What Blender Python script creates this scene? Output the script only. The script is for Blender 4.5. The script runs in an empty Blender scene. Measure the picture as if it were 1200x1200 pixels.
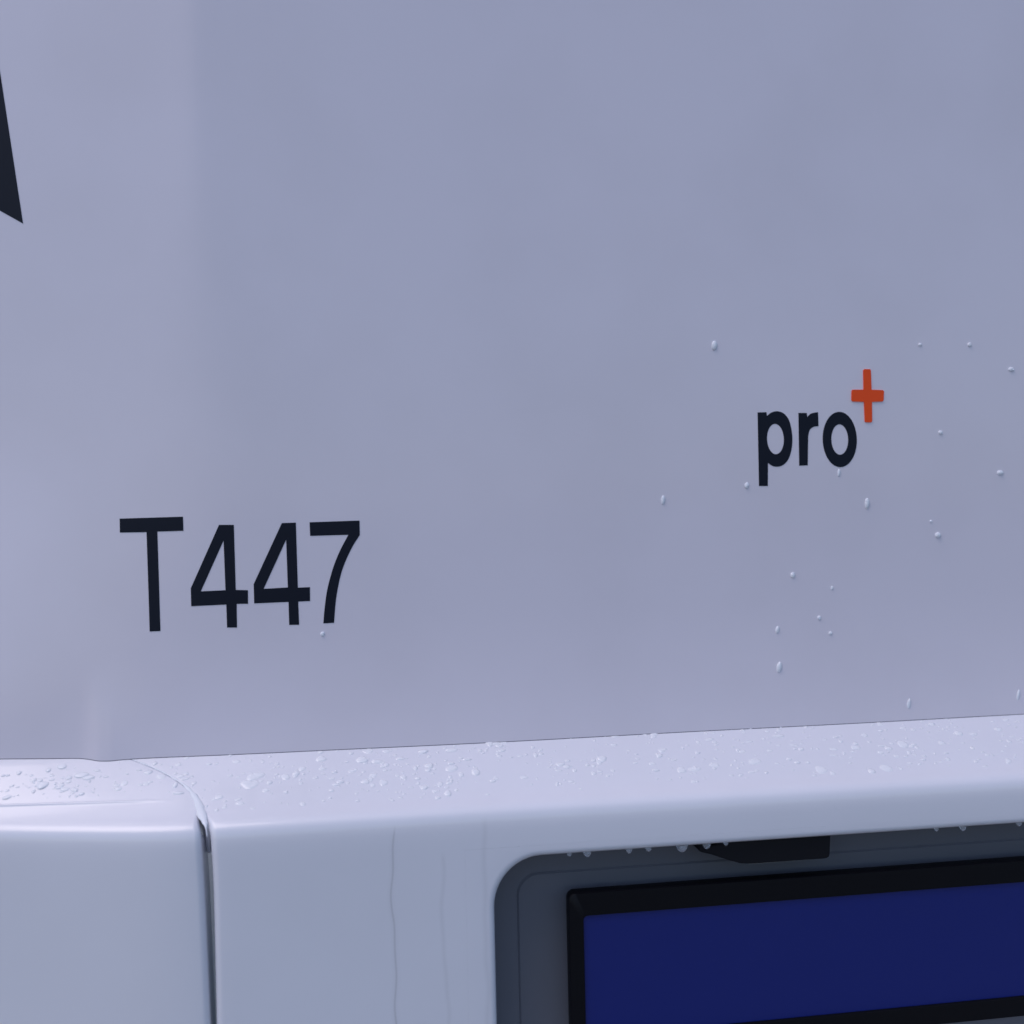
import bpy, bmesh, math, random
from mathutils import Vector, Matrix
random.seed(7)
scene = bpy.context.scene
COL = scene.collection
EYE = 1.02                                    # camera height above the ground

# ---------------------------------------------------------------- camera
YAW, PITCH, ROLL, FPX = math.radians(-9), 0.0, math.radians(1.25), 1200.0
cyw, syw, cr, sr = math.cos(YAW), math.sin(YAW), math.cos(ROLL), math.sin(ROLL)
CM = Matrix(((cyw, -syw, 0), (syw, cyw, 0), (0, 0, 1))) @ Matrix(((cr, 0, sr), (0, 1, 0), (-sr, 0, cr)))
cam_d = bpy.data.cameras.new('camera'); cam = bpy.data.objects.new('camera', cam_d); COL.objects.link(cam)
cam_d.sensor_width = 36; cam_d.lens = 36 * FPX / 1200.0; cam_d.clip_start = 0.01; cam_d.clip_end = 3000
cam.matrix_world = Matrix.Translation((0, -1, EYE)) @ (CM @ Matrix(((1, 0, 0), (0, 0, -1), (0, 1, 0)))).to_4x4()
cam_d.dof.use_dof = True; cam_d.dof.focus_distance = 1.0; cam_d.dof.aperture_fstop = 3.5
scene.camera = cam
scene.render.resolution_x = scene.render.resolution_y = 1024

# ---------------------------------------------------------------- sky, sun, exposure
SUN_EL, SUN_AZ = math.radians(62), math.radians(-118)     # azimuth measured from +y towards +x: high behind the viewer's left
w = bpy.data.worlds.new('World'); scene.world = w; w.use_nodes = True
nt = w.node_tree; bg = nt.nodes['Background']
sky = nt.nodes.new('ShaderNodeTexSky'); sky.sky_type = 'NISHITA'; sky.sun_disc = False
sky.sun_elevation = SUN_EL; sky.sun_rotation = SUN_AZ
sky.air_density = 1.0; sky.dust_density = 1.5; sky.ozone_density = 3.0
nt.links.new(sky.outputs[0], bg.inputs[0]); bg.inputs[1].default_value = 0.122
sd = bpy.data.lights.new('sun', 'SUN'); sun = bpy.data.objects.new('sun', sd); COL.objects.link(sun)
sd.energy = .7; sd.angle = math.radians(40); sd.color = (1, 0.82, 0.80)
sdir = Vector((math.sin(SUN_AZ) * math.cos(SUN_EL), math.cos(SUN_AZ) * math.cos(SUN_EL), math.sin(SUN_EL)))
sun.rotation_euler = sdir.to_track_quat('Z', 'Y').to_euler(); sun.location = sdir * 20
vs = scene.view_settings; vs.view_transform = 'Standard'; vs.look = 'None'; vs.exposure = 0.5; vs.gamma = 1

# ---------------------------------------------------------------- helpers
def pxray(px, py):
    return CM @ Vector(((px - 600) / FPX, 1, (600 - py) / FPX))
def at(px, py, Y=0.0):                        # where a point seen in the photograph lies on the plane y = Y
    d = pxray(px, py); t = (1 + Y) / d.y
    return Vector((d.x * t, Y, EYE + d.z * t))
def smooth(a, b, t):
    t = max(0.0, min(1.0, (t - a) / (b - a))); return t * t * (3 - 2 * t)
def softramp(d, w):                           # 0 for d<<0, d for d>>0
    return 0.5 * (d + math.sqrt(d * d + w * w))
def shear(x): return .0075 * softramp(x, .05)     # the bumper line falls very slightly towards the right
BEND = 0.155
def wall_y(x, z):
    k = smooth(EYE + .42, EYE - .16, z)
    xc = -0.137 + 0.012 * k - 0.02 * smooth(EYE - .06, EYE - .2, z)
    wd = 0.007 + 0.05 * k
    bd = BEND - .120 * smooth(EYE + .10, EYE - .21, z)
    y = bd * (softramp(xc - x, wd)) - bd * 0.5 * wd * math.exp(-((x - xc) / (wd * 3)) ** 2) * 0.4
    y += (x - 0.1) ** 2 / (32.0 if x < .1 else 170.0)
    # pressed ridge just above the bumper where corner and rear panel meet
    low = smooth(EYE - .13, EYE - .225, z)
    if x < -0.232: r = math.exp(-((x + 0.232) / 0.013) ** 2)
    else: r = math.exp(-max(0, x + 0.224) / 0.028)
    y -= 0.0034 * low * r
    # lower edge of the panel flares out a little
    y -= 0.0052 * max(0.0, (EYE - .09 - z) / .135) ** 2
    # faint waviness of the laminate
    y += 0.0004 * math.sin(7 * x + 1.3) * math.sin(6 * z + .4) + 0.00025 * math.sin(17 * x + 3 * z)
    return y
def on_wall(px, py, lift=0.0):
    Y = 0.0
    for _ in range(8):
        p = at(px, py, Y); Y = wall_y(p.x, p.z)
    return Vector((p.x, Y - lift, p.z))

def link(name, me, mat, parent=None, smoothf=True):
    o = bpy.data.objects.new(name, me); COL.objects.link(o)
    if mat: me.materials.append(mat)
    if smoothf:
        for p in me.polygons: p.use_smooth = True
    if parent: o.parent = parent
    return o
def from_bm(name, bm, mat, parent=None, smoothf=True, sharp=None):
    bmesh.ops.recalc_face_normals(bm, faces=bm.faces[:])
    me = bpy.data.meshes.new(name)
    if sharp is not None:
        for e in bm.edges:
            if len(e.link_faces) == 2 and e.calc_face_angle(0) > sharp: e.smooth = False
    bm.to_mesh(me); bm.free()
    return link(name, me, mat, parent, smoothf)
def tag(o, label, cat, group=None):
    o['label'] = label; o['category'] = cat
    if group: o['group'] = group
    return o

# ---------------------------------------------------------------- materials
def mat(name, col, rough=.4, coat=0, metal=0, spec=.5, trans=0, ior=1.45):
    m = bpy.data.materials.new(name); m.use_nodes = True
    b = m.node_tree.nodes['Principled BSDF']
    b.inputs['Base Color'].default_value = (*col, 1); b.inputs['Roughness'].default_value = rough
    b.inputs['Coat Weight'].default_value = coat; b.inputs['Metallic'].default_value = metal
    b.inputs['Specular IOR Level'].default_value = spec
    b.inputs['Transmission Weight'].default_value = trans; b.inputs['IOR'].default_value = ior
    return m, m.node_tree, b
def N(nt, t, **k):
    n = nt.nodes.new(t)
    for a, v in k.items(): setattr(n, a, v)
    return n
def math_node(nt, op, a, b=None, clamp=False):
    n = nt.nodes.new('ShaderNodeMath'); n.operation = op; n.use_clamp = clamp
    for i, v in enumerate((a, b)):
        if v is None: continue
        if hasattr(v, 'links'): nt.links.new(v, n.inputs[i])
        else: n.inputs[i].default_value = v
    return n.outputs[0]
def paint(name, col, rough, coat, dirt=0.0, streaks=()):
    m, nt, b = mat(name, col, rough, coat)
    b.inputs['Coat Roughness'].default_value = .08
    geo = N(nt, 'ShaderNodeNewGeometry'); pos = geo.outputs['Position']
    n1 = N(nt, 'ShaderNodeTexNoise'); n1.inputs['Scale'].default_value = 5; n1.inputs['Detail'].default_value = 6
    n2 = N(nt, 'ShaderNodeTexNoise'); n2.inputs['Scale'].default_value = 90; n2.inputs['Detail'].default_value = 3
    nt.links.new(pos, n1.inputs[0]); nt.links.new(pos, n2.inputs[0])
    f = math_node(nt, 'MULTIPLY', math_node(nt, 'SUBTRACT', n1.outputs[0], .42, True), 2.2 * dirt, True)
    mix = N(nt, 'ShaderNodeMix', data_type='RGBA')
    mix.inputs['A'].default_value = (*col, 1); mix.inputs['B'].default_value = (col[0] * .72, col[1] * .72, col[2] * .70, 1)
    nt.links.new(f, mix.inputs['Factor'])
    out = mix.outputs['Result']
    if streaks:
        sep = N(nt, 'ShaderNodeSeparateXYZ'); nt.links.new(pos, sep.inputs[0])
        for (x0, ztop, wd, amt) in streaks:
            wob = N(nt, 'ShaderNodeTexNoise', noise_dimensions='1D'); wob.inputs['Scale'].default_value = 14
            wob.inputs['Detail'].default_value = 1
            nt.links.new(math_node(nt, 'ADD', sep.outputs[2], x0 * 7), wob.inputs['W'])
            xx = math_node(nt, 'SUBTRACT', sep.outputs[0], x0)
            xx = math_node(nt, 'SUBTRACT', xx, math_node(nt, 'MULTIPLY', math_node(nt, 'SUBTRACT', wob.outputs[0], .5), .009))
            d = math_node(nt, 'DIVIDE', math_node(nt, 'ABSOLUTE', xx), wd)
            a = math_node(nt, 'SUBTRACT', 1.0, d, True)
            zt = math_node(nt, 'MULTIPLY', math_node(nt, 'SUBTRACT', ztop, sep.outputs[2]), 120, True)
            a = math_node(nt, 'MULTIPLY', math_node(nt, 'MULTIPLY', a, zt), amt, True)
            mx = N(nt, 'ShaderNodeMix', data_type='RGBA'); nt.links.new(a, mx.inputs['Factor'])
            nt.links.new(out, mx.inputs['A']); mx.inputs['B'].default_value = (.22, .21, .22, 1); out = mx.outputs['Result']
    nt.links.new(out, b.inputs['Base Color'])
    r = math_node(nt, 'ADD', math_node(nt, 'MULTIPLY', n1.outputs[0], .14), rough - .07); nt.links.new(r, b.inputs['Roughness'])
    bp = N(nt, 'ShaderNodeBump'); bp.inputs['Strength'].default_value = .05; bp.inputs['Distance'].default_value = .0006
    nt.links.new(n2.outputs[0], bp.inputs['Height']); nt.links.new(bp.outputs[0], b.inputs['Normal'])
    return m
M_wall = paint('wall_paint', (.722, .672, .735), .36, .35, .3)
M_bump = paint('bumper_paint', (.735, .730, .785), .30, .6, .2,
               streaks=((0.031, EYE - .274, .0013, .28), (0.031, EYE - .278, .0045, .06), (0.112, EYE - .272, .0035, .10), (.075, EYE - .3, .003, .10)))
M_film, _nt, _b = mat('black_film', (.005, .007, .016), .45, spec=.22)
M_orange, _nt, _b = mat('orange_plastic', (.88, .085, .015), .45, spec=.2)
M_plast, _nt, _b = mat('black_plastic', (.005, .005, .008), .5, spec=.25)
M_frame, _nt, _b = mat('frame_plastic', (.003, .003, .005), .5, spec=.2)
M_blue, _nt, _b = mat('navy_plate', (.004, .013, .15), .4, .1)
M_lens, _nt, _b = mat('lamp_lens', (.5, .5, .5), .15, trans=.5)
M_recess_shade, _nt, _b = mat('shaded_recess', (.12, .125, .15), .5)  # deep shade inside the plate recess, put into the base colour
M_water, _nt, _b = mat('water', (.88, .90, .95), .14, trans=.15, ior=1.33)
M_clear, _nt, _b = mat('clear_water', (.9, .93, 1.0), .05, trans=.75, ior=1.33)
M_film_water, _nt, _b = mat('ledge_water', (.875, .88, .92), .12, .4, trans=.12, ior=1.33)
M_contact_shade, _nt, _b = mat('contact_shade', (.17, .17, .20), .6)  # dark tone of the shadow line along the wall's foot
M_shell, _nt, _b = mat('shell_white', (.6, .61, .66), .5)

# ground: one sheet of damp concrete
gm, gnt, gb = mat('damp_concrete', (.05, .05, .053), .45)
gn = N(gnt, 'ShaderNodeTexNoise'); gn.inputs['Scale'].default_value = 160; gn.inputs['Detail'].default_value = 8
gg = N(gnt, 'ShaderNodeNewGeometry'); gnt.links.new(gg.outputs['Position'], gn.inputs[0])
gr = N(gnt, 'ShaderNodeMapRange'); gr.inputs['To Min'].default_value = .11; gr.inputs['To Max'].default_value = .21
gnt.links.new(gn.outputs[0], gr.inputs[0]); gc = N(gnt, 'ShaderNodeCombineColor')
for i in range(3): gnt.links.new(gr.outputs[0], gc.inputs[i])
gnt.links.new(gc.outputs[0], gb.inputs['Base Color'])
gbp = N(gnt, 'ShaderNodeBump'); gbp.inputs['Distance'].default_value = .004; gnt.links.new(gn.outputs[0], gbp.inputs['Height']); gnt.links.new(gbp.outputs[0], gb.inputs['Normal'])
bm = bmesh.new(); bmesh.ops.create_grid(bm, x_segments=8, y_segments=8, size=900)
g = from_bm('ground', bm, gm); g['kind'] = 'structure'

# ---------------------------------------------------------------- the motorhome
van = bpy.data.objects.new('motorhome', None); COL.objects.link(van); van.location = (.45, .3, 0)
tag(van, 'wet white motorhome rear with black model lettering above its bumper', 'motorhome')
bpy.context.view_layer.update()
def child(o, parent=van):
    o.parent = parent; o.matrix_parent_inverse = parent.matrix_world.inverted() if parent is van else Matrix()
    return o

# rear wall: a curved laminate sheet with thickness
def frange(a, b, n): return [a + (b - a) * i / (n - 1) for i in range(n)]
xs = frange(-.75, -.33, 22)[:-1] + frange(-.33, .0, 133)[:-1] + frange(0, 1.6, 60)
zs = frange(EYE - .27, EYE - .10, 60)[:-1] + frange(EYE - .10, EYE + 1.0, 60)
verts, faces = [], []
for z in zs:
    for x in xs: verts.append((x, wall_y(x, z), z))
nx, nz = len(xs), len(zs)
for j in range(nz - 1):
    for i in range(nx - 1):
        a = j * nx + i; faces.append((a, a + 1, a + nx + 1, a + nx))
me = bpy.data.meshes.new('rear_wall'); me.from_pydata(verts, [], faces); me.update()
wall = child(link('rear_wall', me, M_wall))
so = wall.modifiers.new('thickness', 'SOLIDIFY'); so.thickness = .03; so.offset = -1
# thin dark tube added as the contact shadow between panel and bumper ledge
def make_contact_shadow(PROFL):
    bm = bmesh.new(); rows = []
    for x in frange(-.72, -.26, 30)[:-1] + frange(-.26, -.05, 90)[:-1] + frange(-.05, 1.58, 160):
        k_ = depth_k(x); Y = 0
        for _ in range(12):
            yp = Y if Y >= 0 else Y / k_
            Y = wall_y(x, EYE + zprof(max(-.08, min(.10, yp))) - shear(x))
        zz = EYE + zprof(Y if Y >= 0 else Y / k_) - shear(x)
        rows.append([bm.verts.new((x, Y + .0004 + .0007 * math.cos(a), zz + .0007 * math.sin(a))) for a in [math.pi / 3 * i for i in range(6)]])
    for a, b in zip(rows, rows[1:]):
        for i in range(6): bm.faces.new((a[i], a[(i + 1) % 6], b[(i + 1) % 6], b[i]))
    return child(from_bm('contact_shadow', bm, M_contact_shade))
# body behind it
bm = bmesh.new(); bmesh.ops.create_cube(bm, size=1)
for v in bm.verts: v.co = Vector((.425 + v.co.x * 2.3, .85 + v.co.y * 1.4, EYE + .33 + v.co.z * 1.32))
bmesh.ops.bevel(bm, geom=bm.edges[:], offset=.03, segments=3, affect='EDGES')
child(from_bm('body_shell', bm, M_shell))

# ---- bumper profile (y, z relative to the eye height)
CP = [(.11, -.1640), (.07, -.1845), (.045, -.1975), (.02, -.2112), (0, -.2215), (-.02, -.2318), (-.04, -.2425), (-.06, -.2540), (-.070, -.2590), (-.0780, -.2622),
      (-.0830, -.2650), (-.0865, -.2686), (-.0885, -.2735), (-.0895, -.2800), (-.0899, -.2890), (-.0900, -.3000)]
def catmull(P, n):
    out = []
    for i in range(len(P) - 1):
        p0 = P[max(i - 1, 0)]; p1 = P[i]; p2 = P[i + 1]; p3 = P[min(i + 2, len(P) - 1)]
        for k in range(n):
            t = k / n
            out.append(tuple(0.5 * ((2 * b) + (-a + c) * t + (2 * a - 5 * b + 4 * c - d) * t * t + (-a + 3 * b - 3 * c + d) * t ** 3)
                             for a, b, c, d in zip(p0, p1, p2, p3)))
    out.append(P[-1]); return out
PROF = catmull(CP, 5)
ZF = -.3000; YF = -.0900
PLOW = [(YF, ZF - t) for t in (.004, .009, .015, .025, .04, .06, .09, .12, .16, .2, .24, .28, .31)] + [(YF + .01, -.625), (YF + .03, -.633)]
def normals2(P):
    out = []
    for i in range(len(P)):
        a = P[max(i - 1, 0)]; b = P[min(i + 1, len(P) - 1)]
        t = Vector((b[0] - a[0], b[1] - a[1])).normalized()
        out.append(Vector((t.y, -t.x)))          # outward: towards -y / +z
    return out
def lut(T, v):
    if v >= T[0][0]: return T[0][1]
    for (a, fa), (b, fb) in zip(T, T[1:]):
        if v >= b: return fa + (fb - fa) * (v - a) / (b - a)
    return T[-1][1]
JPATH = [(100, 872), (150, 889), (165, 894.5), (185, 903), (200, 911), (215, 921), (224, 930), (229.5, 940), (232.5, 952), (234, 970), (237, 1020), (239, 1050), (246, 1210), (256, 1500)]
def project(p):
    q = CM.transposed() @ (p - Vector((0, -1, EYE))); return 600 + FPX * q.x / q.y, 600 - FPX * q.z / q.y
_jc = {}
def jx(y, z):                                  # x of the joint on the profile line (y, z)
    key = (round(y, 5), round(z, 5))
    if key not in _jc:
        a, b = -.40, .05
        for _ in range(40):
            m_ = (a + b) / 2; px, py = project(Vector((m_, y, EYE + z)))
            pxx = None
            for (x0, y0), (x1, y1) in zip(JPATH, JPATH[1:]):
                if y0 <= py <= y1: pxx = x0 + (x1 - x0) * (py - y0) / (y1 - y0); break
            if pxx is None: pxx = JPATH[0][0] if py < 872 else 256
            if px < pxx: a = m_
            else: b = m_
        _jc[key] = (a + b) / 2
    return _jc[key]
GW = [(.045, .0006), (-.050, .0006), (-.070, .0025), (-.082, .0062), (-.0900, .0076)]
def gw(y, z): return max(.004, lut(GW, y) - max(0, ZF - z) * .02) if z < -.27 else lut(GW, y)
def bend_b(x):                                  # the corner piece falls back towards the left
    return 0.0
def depth_k(x):                                # the corner piece gets shallower towards the left
    return 1 - .42 * min(1.5, softramp(-.16 - x, .03) / .17)
def ridge(s_y):                                 # moulded bead along the corner piece
    return .0010 * math.exp(-((s_y + .0530) / .0011) ** 2)

# left corner piece of the bumper
def zprof(y):
    for (a, za), (b, zb_) in zip(PROF, PROF[1:]):
        if a >= y >= b: return za + (zb_ - za) * (a - y) / (a - b)
    return PROF[0][1] if y > 0 else PROF[-1][1]
P = [p for p in PROF if p[0] > -.0485] + [(-.0487 - .0006 * k, zprof(-.0487 - .0006 * k)) for k in range(16)] + [p for p in PROF if p[0] < -.0583] + [(YF, z) for (_, z) in PLOW[:-2]] + PLOW[-2:]
NN = normals2(P)
make_contact_shadow(PROF)
def loft(P, NN, stations):
    """stations(i, y, z) -> list of (x, inset along the normal)"""
    verts, faces = [], []; n = None
    for i, ((y, z), nn) in enumerate(zip(P, NN)):
        st = stations(y, z); n = len(st)
        for x, d in st:
            yy = y - nn.x * d; zz = z - nn.y * d
            if yy < 0: yy *= depth_k(x)
            verts.append((x, yy, EYE + zz - shear(x)))
    m = len(P)
    for i in range(m - 1):
        for j in range(n - 1):
            a = i * n + j; faces.append((a, a + 1, a + n + 1, a + n))
    return verts, faces
def st_left(y, z):
    r = .0012 + .0048 * smooth(-.05, -.085, y); xj = jx(y, z)
    L = []
    for x in frange(-.75, -.30, 10)[:-1] + frange(-.30, 0, 26)[:-1]:
        t = (x + .75) / .75
        X = -.75 + t * (xj - r + .75); h = ridge(y) * (1 - smooth(-.19, -.165, X))
        L.append((X, -h))
    L.append((xj - r, 0))
    for k in range(1, 9):
        th = math.pi / 2 * k / 8; L.append((xj - r + r * math.sin(th), r * (1 - math.cos(th))))
    for d in (.006, .012, .03): L.append((xj, r + d))
    return L
v, f = loft(P, NN, st_left)
me = bpy.data.meshes.new('bumper_corner'); me.from_pydata(v, [], f); me.update()
child(link('bumper_corner', me, M_bump))

# centre piece: loft above, planar face with the plate recess below
XH0, XH1 = .095, .83
def st_right_full(y, z, x1, cols):
    r = .0015 + .0055 * smooth(-.05, -.085, y); xj = jx(y, z) + gw(y, z)
    L = [(xj, r + d) for d in (.03, .012, .006)]
    for k in range(8, 0, -1):
        th = math.pi / 2 * k / 8; L.append((xj + r - r * math.sin(th), r * (1 - math.cos(th))))
    t0 = xj + r
    for t in frange(0, 1, cols): L.append((t0 + (x1 - t0) * t, 0))
    return L
bm = bmesh.new()
def add(bm, v, f):
    vs_ = [bm.verts.new(c) for c in v]
    for q in f: bm.faces.new([vs_[i] for i in q])
PA = PROF; NA = normals2(PROF); NA[-1] = Vector((-1, 0))
add(bm, *loft(PA, NA, lambda y, z: st_right_full(y, z, XH0, 22)))
PB = [PROF[-1]] + PLOW; NB = normals2(PB)
for i in range(len(PLOW) - 1): NB[i] = Vector((-1, 0))
add(bm, *loft(PB, NB, lambda y, z: st_right_full(y, z, XH0, 22)))
TOPX = frange(XH0, XH1, 60); TAILX = frange(XH1, 1.62, 20)
add(bm, *loft(PA, NA, lambda y, z: [(x, 0) for x in TOPX]))
add(bm, *loft(PA, NA, lambda y, z: [(x, 0) for x in TAILX]))
add(bm, *loft(PB, NB, lambda y, z: [(x, 0) for x in TAILX]))
add(bm, *loft(PB[-4:], NB[-4:], lambda y, z: [(x, 0) for x in TOPX]))
# recess: rounded rectangle loop, rolled lip, walls
HX0, HX1, HZ0, HZ1, HR, LR = .1145, .795, -.560, -.3042, .048, .0065
def rrect(x0, x1, z0, z1, r, n=12):
    out = []
    for cx, cz, a0 in ((x1 - r, z1 - r, 0), (x0 + r, z1 - r, 90), (x0 + r, z0 + r, 180), (x1 - r, z0 + r, 270)):
        for k in range(n + 1):
            a = math.radians(a0 + 90 * k / n); out.append((cx + r * math.cos(a), cz + r * math.sin(a)))
    return out
zb = PB[-4][1]
zcol = [z for (_, z) in PB[:-3]]
outer = [(x, ZF) for x in TOPX] + [(XH1, z) for z in zcol[1:]] + [(x, zb) for x in reversed(TOPX[:-1])] + [(XH0, z) for z in reversed(zcol[1:-1])]
def yb(x): return YF + bend_b(x)
lo = [bm.verts.new((x, yb(x), EYE + z - shear(x))) for x, z in outer]
eds = [bm.edges.new((lo[i], lo[(i + 1) % len(lo)])) for i in range(len(lo))]
rings = []
offs = [(LR * math.sin(math.pi / 2 * k / 8), LR * (1 - math.cos(math.pi / 2 * k / 8))) for k in range(9)] + [(LR + .0005, .012), (LR + .0015, .025), (LR + .003, .0495)]
for ins, dep in offs:
    loop = rrect(HX0 + ins, HX1 - ins, HZ0 + ins, HZ1 - ins, HR - ins * .6)
    rings.append([bm.verts.new((x, yb(x) + dep, EYE + z - shear(x))) for x, z in loop])
n = len(rings[0])
eds += [bm.edges.new((rings[0][i], rings[0][(i + 1) % n])) for i in range(n)]
bmesh.ops.triangle_fill(bm, edges=eds, use_beauty=True, use_dissolve=False)
for a, b in zip(rings, rings[1:]):
    for i in range(n): bm.faces.new((a[i], a[(i + 1) % n], b[(i + 1) % n], b[i]))
bmesh.ops.remove_doubles(bm, verts=bm.verts[:], dist=.00005)
bumper = child(from_bm('bumper', bm, M_bump))
# back of the recess: its deep shade is put into the dark grey colour
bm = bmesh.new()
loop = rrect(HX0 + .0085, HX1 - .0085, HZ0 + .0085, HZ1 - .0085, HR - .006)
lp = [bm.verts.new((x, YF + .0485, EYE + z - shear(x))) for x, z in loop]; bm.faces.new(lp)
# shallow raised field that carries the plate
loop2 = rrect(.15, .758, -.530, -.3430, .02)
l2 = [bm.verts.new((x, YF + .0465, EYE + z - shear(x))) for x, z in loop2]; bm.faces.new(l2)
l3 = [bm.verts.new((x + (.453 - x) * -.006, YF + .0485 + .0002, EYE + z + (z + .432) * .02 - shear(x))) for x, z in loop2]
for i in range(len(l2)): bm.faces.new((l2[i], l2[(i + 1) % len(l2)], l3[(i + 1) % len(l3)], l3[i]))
pan = from_bm('plate_recess', bm, M_recess_shade, smoothf=False); child(pan, bumper); pan.matrix_parent_inverse = bumper.matrix_world.inverted(); pan.parent = bumper

def solid_outline(name, loop, y0, y1, m, parent, bev=.0008, hole=None):
    """front outline in x,z extruded from y0 (front) to y1 (back) with a small bevel"""
    bm = bmesh.new(); vv = [bm.verts.new((x, y0, z)) for x, z in loop]
    fc = bm.faces.new(vv)
    r = bmesh.ops.extrude_face_region(bm, geom=[fc])
    for g_ in r['geom']:
        if isinstance(g_, bmesh.types.BMVert): g_.co.y = y1
    if bev: bmesh.ops.bevel(bm, geom=[e for e in bm.edges], offset=bev, segments=2, affect='EDGES', clamp_overlap=True)
    o = from_bm(name, bm, m, sharp=math.radians(40)); 
    return o
def adopt(o, parent):
    bpy.context.view_layer.update()
    o.parent = parent; o.matrix_parent_inverse = parent.matrix_world.inverted()
    return o
# licence plate carrier: frame + blue panel
YP = -.070
bm = bmesh.new()
oa = rrect(.1925, .724, -.512, -.3565, .007, 5); ob = rrect(.2065, .710, -.4925, -.3785, .004, 5)
def ring(bm, loop, y): return [bm.verts.new((x, y, EYE + z - .0075 * (x - .4))) for x, z in loop]
R_ = [ring(bm, oa, YP + .012), ring(bm, oa, YP + .0012), ring(bm, [(x + (.458 - x) * .003, z + (-.434 - z) * .01) for x, z in oa], YP),
      ring(bm, [(x + (.458 - x) * -.003, z + (-.434 - z) * -.01) for x, z in ob], YP), ring(bm, ob, YP + .0012), ring(bm, ob, YP + .006)]
for a, b in zip(R_, R_[1:]):
    for i in range(len(a)): bm.faces.new((a[i], a[(i + 1) % len(a)], b[(i + 1) % len(b)], b[i]))
fr = adopt(from_bm('licence_plate', bm, M_frame, sharp=math.radians(50)), van)
fr['label'] = 'black frame of the licence plate in the bumper recess'
pl = adopt(solid_outline('plate_panel', [(x, EYE + z - .0075 * (x - .4)) for x, z in rrect(.2062, .7103, -.4928, -.3782, .004, 4)], YP + .003, YP + .0045, M_blue, van, .0004), fr)
pl['label'] = 'plain dark blue panel inside the plate frame'
# number plate lamp
lamp_loop = [(x * 1.0115, z * 1.0115) for x, z in [(.3125, -.3085), (.3122, -.3168), (.3140, -.3186), (.3235, -.3212), (.3330, -.3250), (.3440, -.3290), (.3520, -.3318), (.3620, -.3330), (.40, -.3333),
             (.4360, -.3336), (.4392, -.3330), (.4408, -.3312), (.4425, -.3060), (.345, -.3055), (.332, -.3120), (.323, -.3135), (.319, -.3090)]]
lm = adopt(solid_outline('plate_lamp', [(x, EYE + z) for x, z in lamp_loop], -.0800, -.052, M_plast, van, .0007), van)
ln = adopt(solid_outline('lens', [(x, EYE + z) for x, z in [(.366, -.3368), (.434, -.3371), (.434, -.3388), (.366, -.3385)]], -.076, -.058, M_lens, van, .0004), lm)

# ---- lettering: vinyl cut to the outline seen, lying on the curved wall
def C4(L): return [(130 + x / 7.5, 590 + y / 7.5) for x, y in L]
def C5(L): return [(280 + x / 7.5, 590 + y / 7.5) for x, y in L]
def C3(L): return [(850 + x / 5.4545, 410 + y / 5.4545) for x, y in L]
def ell(cx, cy, rx, ry, n=40, lean=0): return [(cx + rx * math.cos(2 * math.pi * k / n) + lean * ry * math.sin(2 * math.pi * k / n), cy + ry * math.sin(2 * math.pi * k / n)) for k in range(n)]
def catsm(P, n=4):
    return [p for p in catmull(P, n)]
def glyph(name, loops, m, thick=.0003):
    bm = bmesh.new(); eds = []
    for L in loops:
        pts = [at(px, py, 0) for px, py in L]
        pts = [on_wall(px, py) for px, py in L]
        vs_ = [bm.verts.new((p.x, 0, p.z)) for p in pts]
        eds += [bm.edges.new((vs_[i], vs_[(i + 1) % len(vs_)])) for i in range(len(vs_))]
    bmesh.ops.triangle_fill(bm, edges=eds, use_beauty=True)
    x0 = min(v.co.x for v in bm.verts); x1 = max(v.co.x for v in bm.verts)
    x = x0 + .004
    while x < x1:
        bmesh.ops.bisect_plane(bm, geom=bm.verts[:] + bm.edges[:] + bm.faces[:], plane_co=(x, 0, 0), plane_no=(1, 0, 0)); x += .004
    z0 = min(v.co.z for v in bm.verts); z1 = max(v.co.z for v in bm.verts); z = z0 + .01
    while z < z1:
        bmesh.ops.bisect_plane(bm, geom=bm.verts[:] + bm.edges[:] + bm.faces[:], plane_co=(0, 0, z), plane_no=(0, 0, 1)); z += .01
    for v in bm.verts: v.co.y = wall_y(v.co.x, v.co.z) - thick
    r = bmesh.ops.extrude_face_region(bm, geom=bm.faces[:])
    for g_ in r['geom']:
        if isinstance(g_, bmesh.types.BMVert): g_.co.y += thick + .0005
    o = from_bm(name, bm, m, sharp=math.radians(30))
    return adopt(o, van)
T = C4([(77, 133), (633, 116), (637, 240), (408, 247), (435, 1121), (341, 1125), (313, 252), (79, 256)])
F1 = C4([(950, 188), (1080, 188), (1097, 760)]) + [(290.5, 691.6), (290.7, 707.5)] + C4([(1105, 882), (1108, 1090), (1021, 1090), (1014, 888), (706, 903), (702, 745)])
F1i = C4([(990, 325), (1007, 762), (790, 772)])
F2 = C5([(377, 172), (500, 168), (518, 740), (624, 735), (625, 857), (521, 862), (529, 1065), (442, 1067), (436, 865), (134, 878), (130, 708)])
F2i = C5([(415, 318), (430, 738), (217, 750)])
S7 = C5([(621, 165), (1060, 150)] + catsm([(1062, 278), (1000, 375), (940, 500), (900, 610), (870, 740), (850, 870), (836, 1048)]) +
        catsm([(742, 1054), (752, 930), (772, 780), (800, 660), (840, 530), (895, 400), (962, 275)]) + [(626, 285)])
glyph('letter', [T], M_film)['label'] = 'tall black capital T before the digits'
glyph('digit', [F1, F1i], M_film)['label'] = 'first black digit 4 after the T'
glyph('digit', [F2, F2i], M_film)['label'] = 'second black digit 4 beside the 7'
glyph('digit', [S7], M_film)['label'] = 'black digit 7 ending the model number'
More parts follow.
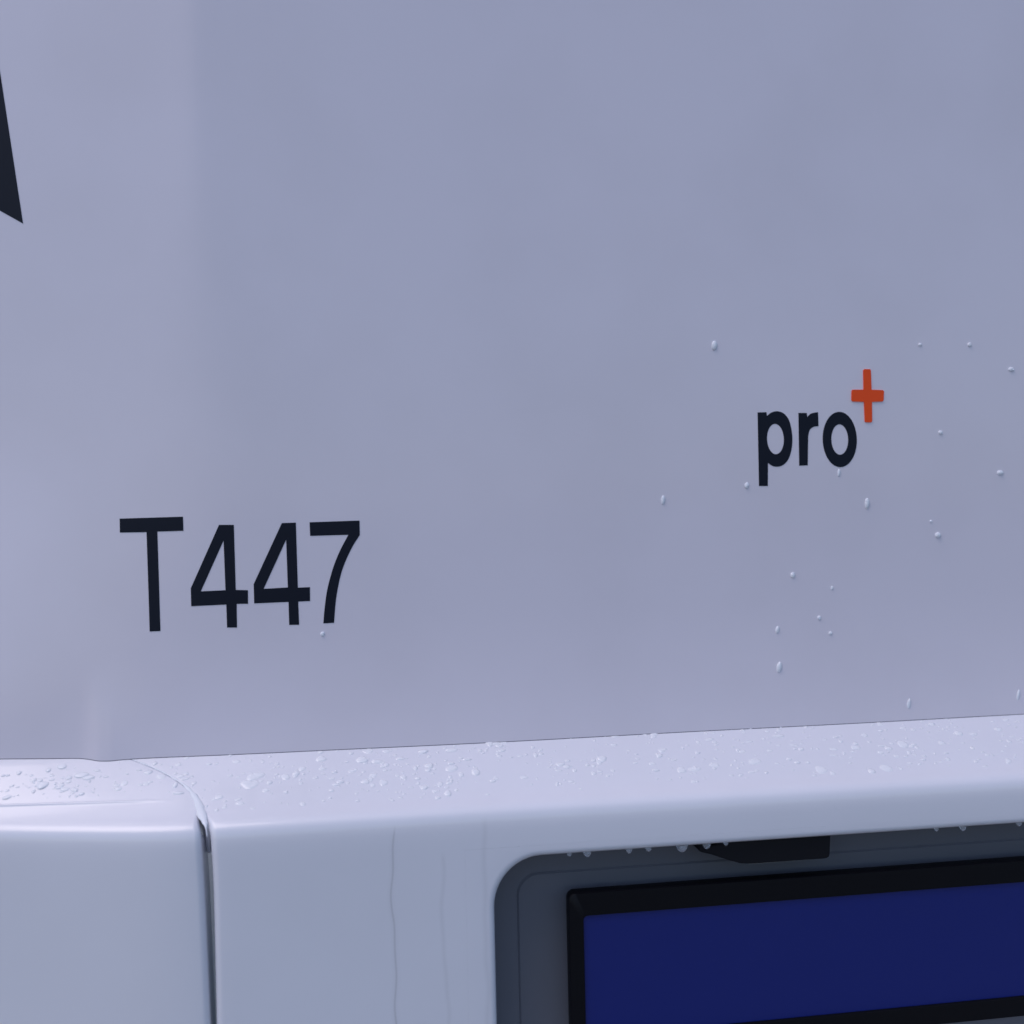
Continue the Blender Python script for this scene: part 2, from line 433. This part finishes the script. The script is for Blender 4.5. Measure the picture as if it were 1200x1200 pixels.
Pp = C3([(206, 400), (262, 398), (266, 422)] + catsm([(290, 402), (325, 392), (368, 403), (403, 442), (421, 503), (428, 570), (422, 640), (402, 700), (370, 735), (335, 747), (300, 742), (272, 722)], 3) + [(271, 870), (215, 870)])
glyph('letter', [Pp, C3(ell(320, 570, 54, 97, lean=.03))], M_film)['label'] = 'small black letter p'
Rr = C3([(467, 403), (520, 403), (523, 430)] + catsm([(533, 418), (552, 405), (592, 398)], 3) + catsm([(595, 488), (562, 493), (538, 514), (529, 552)], 3) + [(526, 738), (472, 740)])
glyph('letter', [Rr], M_film)['label'] = 'small black letter r'
glyph('letter', [C3(ell(731, 573, 109, 177, 56, .02)), C3(ell(731, 573, 54, 97, 40, .02))], M_film)['label'] = 'small black letter o'
PL = C3([(887, 124), (922, 124), (927, 130), (932, 255), (1004, 258), (1011, 266), (1009, 322), (1003, 330), (934, 333), (936, 456), (930, 463), (896, 463), (890, 458), (885, 333),
         (812, 330), (804, 322), (806, 262), (812, 255), (882, 255), (880, 130)])
glyph('plus_sign', [PL], M_orange, .0011)['label'] = 'small orange plus sign above the letter o'
glyph('emblem', [[(27, 262), (24.6, 246), (10, 150), (-40, -180), (-110, -180), (-70, 208)]], M_film)['label'] = 'pointed foot of a large black emblem at the edge of the wall'

# ---------------------------------------------------------------- water
def dome(bm, c, nrm, up, rx, ry, h, wob=.15, seg=12, rings=4):
    nrm = nrm.normalized(); u = up - nrm * up.dot(nrm); u.normalize(); s = u.cross(nrm)
    ph = random.random() * 6.28; k1 = random.choice((2, 3)); 
    rowp = None; top = bm.verts.new(c + nrm * h)
    for r in range(1, rings + 1):
        a = math.pi / 2 * r / rings; row = []
        for i in range(seg):
            t = 2 * math.pi * i / seg; w_ = 1 + wob * math.sin(k1 * t + ph) * math.sin(a)
            row.append(bm.verts.new(c + s * (rx * w_ * math.sin(a) * math.cos(t)) + u * (ry * w_ * math.sin(a) * math.sin(t)) + nrm * (h * math.cos(a) - (0.0003 if r == rings else 0))))
        for i in range(seg):
            j = (i + 1) % seg
            if rowp is None: bm.faces.new((top, row[i], row[j]))
            else: bm.faces.new((rowp[i], row[i], row[j], rowp[j]))
        rowp = row
def wall_normal(x, z):
    e = .002
    return Vector((-(wall_y(x + e, z) - wall_y(x - e, z)) / (2 * e), -1, -(wall_y(x, z + e) - wall_y(x, z - e)) / (2 * e))) * -1 * -1
drops = [
 (837, 405, 7, 13, 'large raindrop on the wall, left of and above the word pro'),
 (1016, 590, 6, 15, 'longest raindrop on the wall, straight below the orange plus'),
 (1099, 627, 8, 8, 'round raindrop on the wall, right of and below the longest drop'),
 (777, 586, 5, 12, 'upright raindrop on the wall, leftmost of those near the word pro'),
 (875, 569, 6, 8, 'small raindrop on the wall beside the foot of the letter p'),
 (983, 554, 4, 10, 'thin raindrop on the wall just under the letter o'),
 (929, 674, 6, 8, 'small raindrop on the wall well below the letter r'),
 (975, 689, 4, 5, 'tiny faint raindrop on the wall below the letter o'),
 (911, 738, 5, 10, 'slanted raindrop on the wall above the bright drop near the bumper'),
 (913, 782, 7, 14, 'bright raindrop on the wall low down, a little above the bumper'),
 (1065, 825, 5, 14, 'streaky raindrop on the wall just above the bumper ledge'),
 (1193, 815, 4, 16, 'long faint raindrop low on the wall at the right edge of view'),
 (1172, 554, 9, 7, 'raindrop with a side tail at the right, level with the foot of the p'),
 (1102, 507, 6, 6, 'small raindrop on the wall right of the letter o'),
 (1185, 433, 9, 6, 'slanted raindrop at the right edge, level with the orange plus'),
 (1136, 404, 6, 6, 'small raindrop on the wall, up and right from the orange plus'),
 (1078, 404, 5, 5, 'faintest raindrop above and right of the orange plus'),
 (1091, 611, 4, 4, 'speck of a raindrop just above the round drop'),
 (960, 724, 5, 6, 'tiny raindrop, upper of two faint specks above the bumper'),
 (973, 742, 5, 5, 'tiny raindrop, lower of two faint specks above the bumper'),
 (378, 743, 5, 6, 'lone raindrop on the wall under the digit 7')]
for px, py, wpx, hpx, lab in drops:
    p = on_wall(px, py); bm = bmesh.new(); s_ = p.y + 1
    nrm = wall_normal(p.x, p.z)
    dome(bm, Vector((0, 0, 0)), nrm, Vector((.12, 0, 1)), wpx / 2400 * 1.0, hpx / 2400 * 1.0, min(wpx, hpx) / 2400 * .75, .06, 14, 5)
    o = from_bm('raindrop', bm, M_water); o.location = p
    tag(o, lab, 'water drop', 'raindrops on the rear wall')
# drops hanging from the lip of the recess
hang = [(668, 1000, 8, 'leftmost drop hanging under the bumper lip'), (689, 999, 13, 'second drop from the left hanging under the bumper lip'),
        (738, 995, 11, 'third drop from the left hanging under the bumper lip'), (761, 994, 10, 'fourth drop from the left hanging under the bumper lip'),
        (800, 991, 18, 'biggest hanging drop under the lip, just left of the plate lamp'), (829, 989, 14, 'hanging drop under the lip over the narrow tip of the plate lamp'),
        (852, 987, 8, 'small hanging drop under the lip against the plate lamp'),
        (1099, 970, 8, 'first hanging drop to the right of the plate lamp'), (1130, 968, 12, 'wide hanging drop right of the plate lamp'), (1196, 965, 10, 'rightmost hanging drop under the lip')]
for px, py, wpx, lab in hang:
    p = at(px, py, -.085); p.z = EYE + HZ1 - LR - .0002 - shear(p.x)
    bm = bmesh.new(); r = wpx / 3300
    dome(bm, Vector((0, 0, 0)), Vector((0, 0, -1)), Vector((0, 1, 0)), r, r * .8, r * 1.0 + .0012, .03, 14, 5)
    o = from_bm('hanging_drop', bm, M_clear); o.location = (p.x, YF + .0075, p.z)
    tag(o, lab, 'water drop', 'drops hanging from the bumper lip')
# droplets and small puddles on the sloping ledge
def ledge_point(x, y):
    for (a, za), (b, zb_) in zip(PROF, PROF[1:]):
        if a >= y >= b:
            z = za + (zb_ - za) * (a - y) / (a - b); t = Vector((0, b - a, zb_ - za)).normalized()
            return Vector((x, y * depth_k(x), EYE + z - shear(x))), Vector((0, t.z, -t.y))
bm = bmesh.new()
clusters = [(random.uniform(-.45, 1.2), random.uniform(-.06, -.008)) for _ in range(70)]
cnt = 0
for k in range(1900):
    if k < 700:
        c = random.choice(clusters); x = c[0] + random.gauss(0, .02); y = c[1] + random.gauss(0, .008)
    else: x = random.uniform(-.5, 1.4); y = random.uniform(-.068, -.003)
    if not -.072 < y < -.002: continue
    dens = 1.0 if x < .1 else .6
    if random.random() > dens: continue
    if x < -.14 and y < -.046: continue
    if abs(x - jx(y, zprof(y))) < .006 or x > 1.5: continue
    p, nn = ledge_point(x, y)
    s_ = random.lognormvariate(-.1, .5) * .0011
    big = random.random() < .10
    if big: s_ *= 1.7
    s_ = min(s_, .0036); flat = random.choice((.08, .12, .2, .3))
    dome(bm, p, nn, Vector((0, 1, 0)), s_ * random.uniform(1.1, 2.4), s_ * random.uniform(.9, 1.8), s_ * flat + .0001, .12, 14, 3); cnt += 1
o = from_bm('droplets', bm, M_film_water); o['kind'] = 'stuff'
tag(o, 'fine rain droplets and beads spread over the bumper ledge', 'water droplets')
# water standing in the joint
bm = bmesh.new(); rows = []
path = [(150, 889.5, 0.000, .0016), (162, 892.5, -.009, .0018), (176, 898, -.024, .0019), (190, 904.5, -.036, .0022), (204, 912, -.049, .0028), (216, 920, -.061, .0036), (226, 929, -.071, .0042), (235, 939, -.081, .0038), (240.5, 950, -.090, .0026), (243.5, 958, -.0955, .0012)]
YS = frange(.0, -.0885, 34)
for y in YS:
    P_, nn = ledge_point(0, y); z = P_.z - EYE
    wv = .0014 + .0028 * smooth(-.03, -.068, y) - .0040 * smooth(-.072, -.0885, y) + .0004 * math.sin(y * 600) + .0003 * math.sin(y * 1400)
    wv = max(wv, .0004)
    gwv = gw(y, z); x = jx(y, z) + gwv * .6 + .0010
    c = Vector((x, y * depth_k(x), P_.z - shear(x) + shear(0))); row = []
    for k in range(9):
        a = math.pi * k / 8
        row.append(bm.verts.new(c + Vector((-math.cos(a) * wv, 0, 0)) + nn * (math.sin(a) * wv * .55 - .0006)))
    rows.append(row)
for a, b in zip(rows, rows[1:]):
    for i in range(8): bm.faces.new((a[i], a[i + 1], b[i + 1], b[i]))
o = from_bm('water_bead', bm, M_water)
tag(o, 'bead of rainwater lying along the curved joint in the bumper ledge', 'water bead')
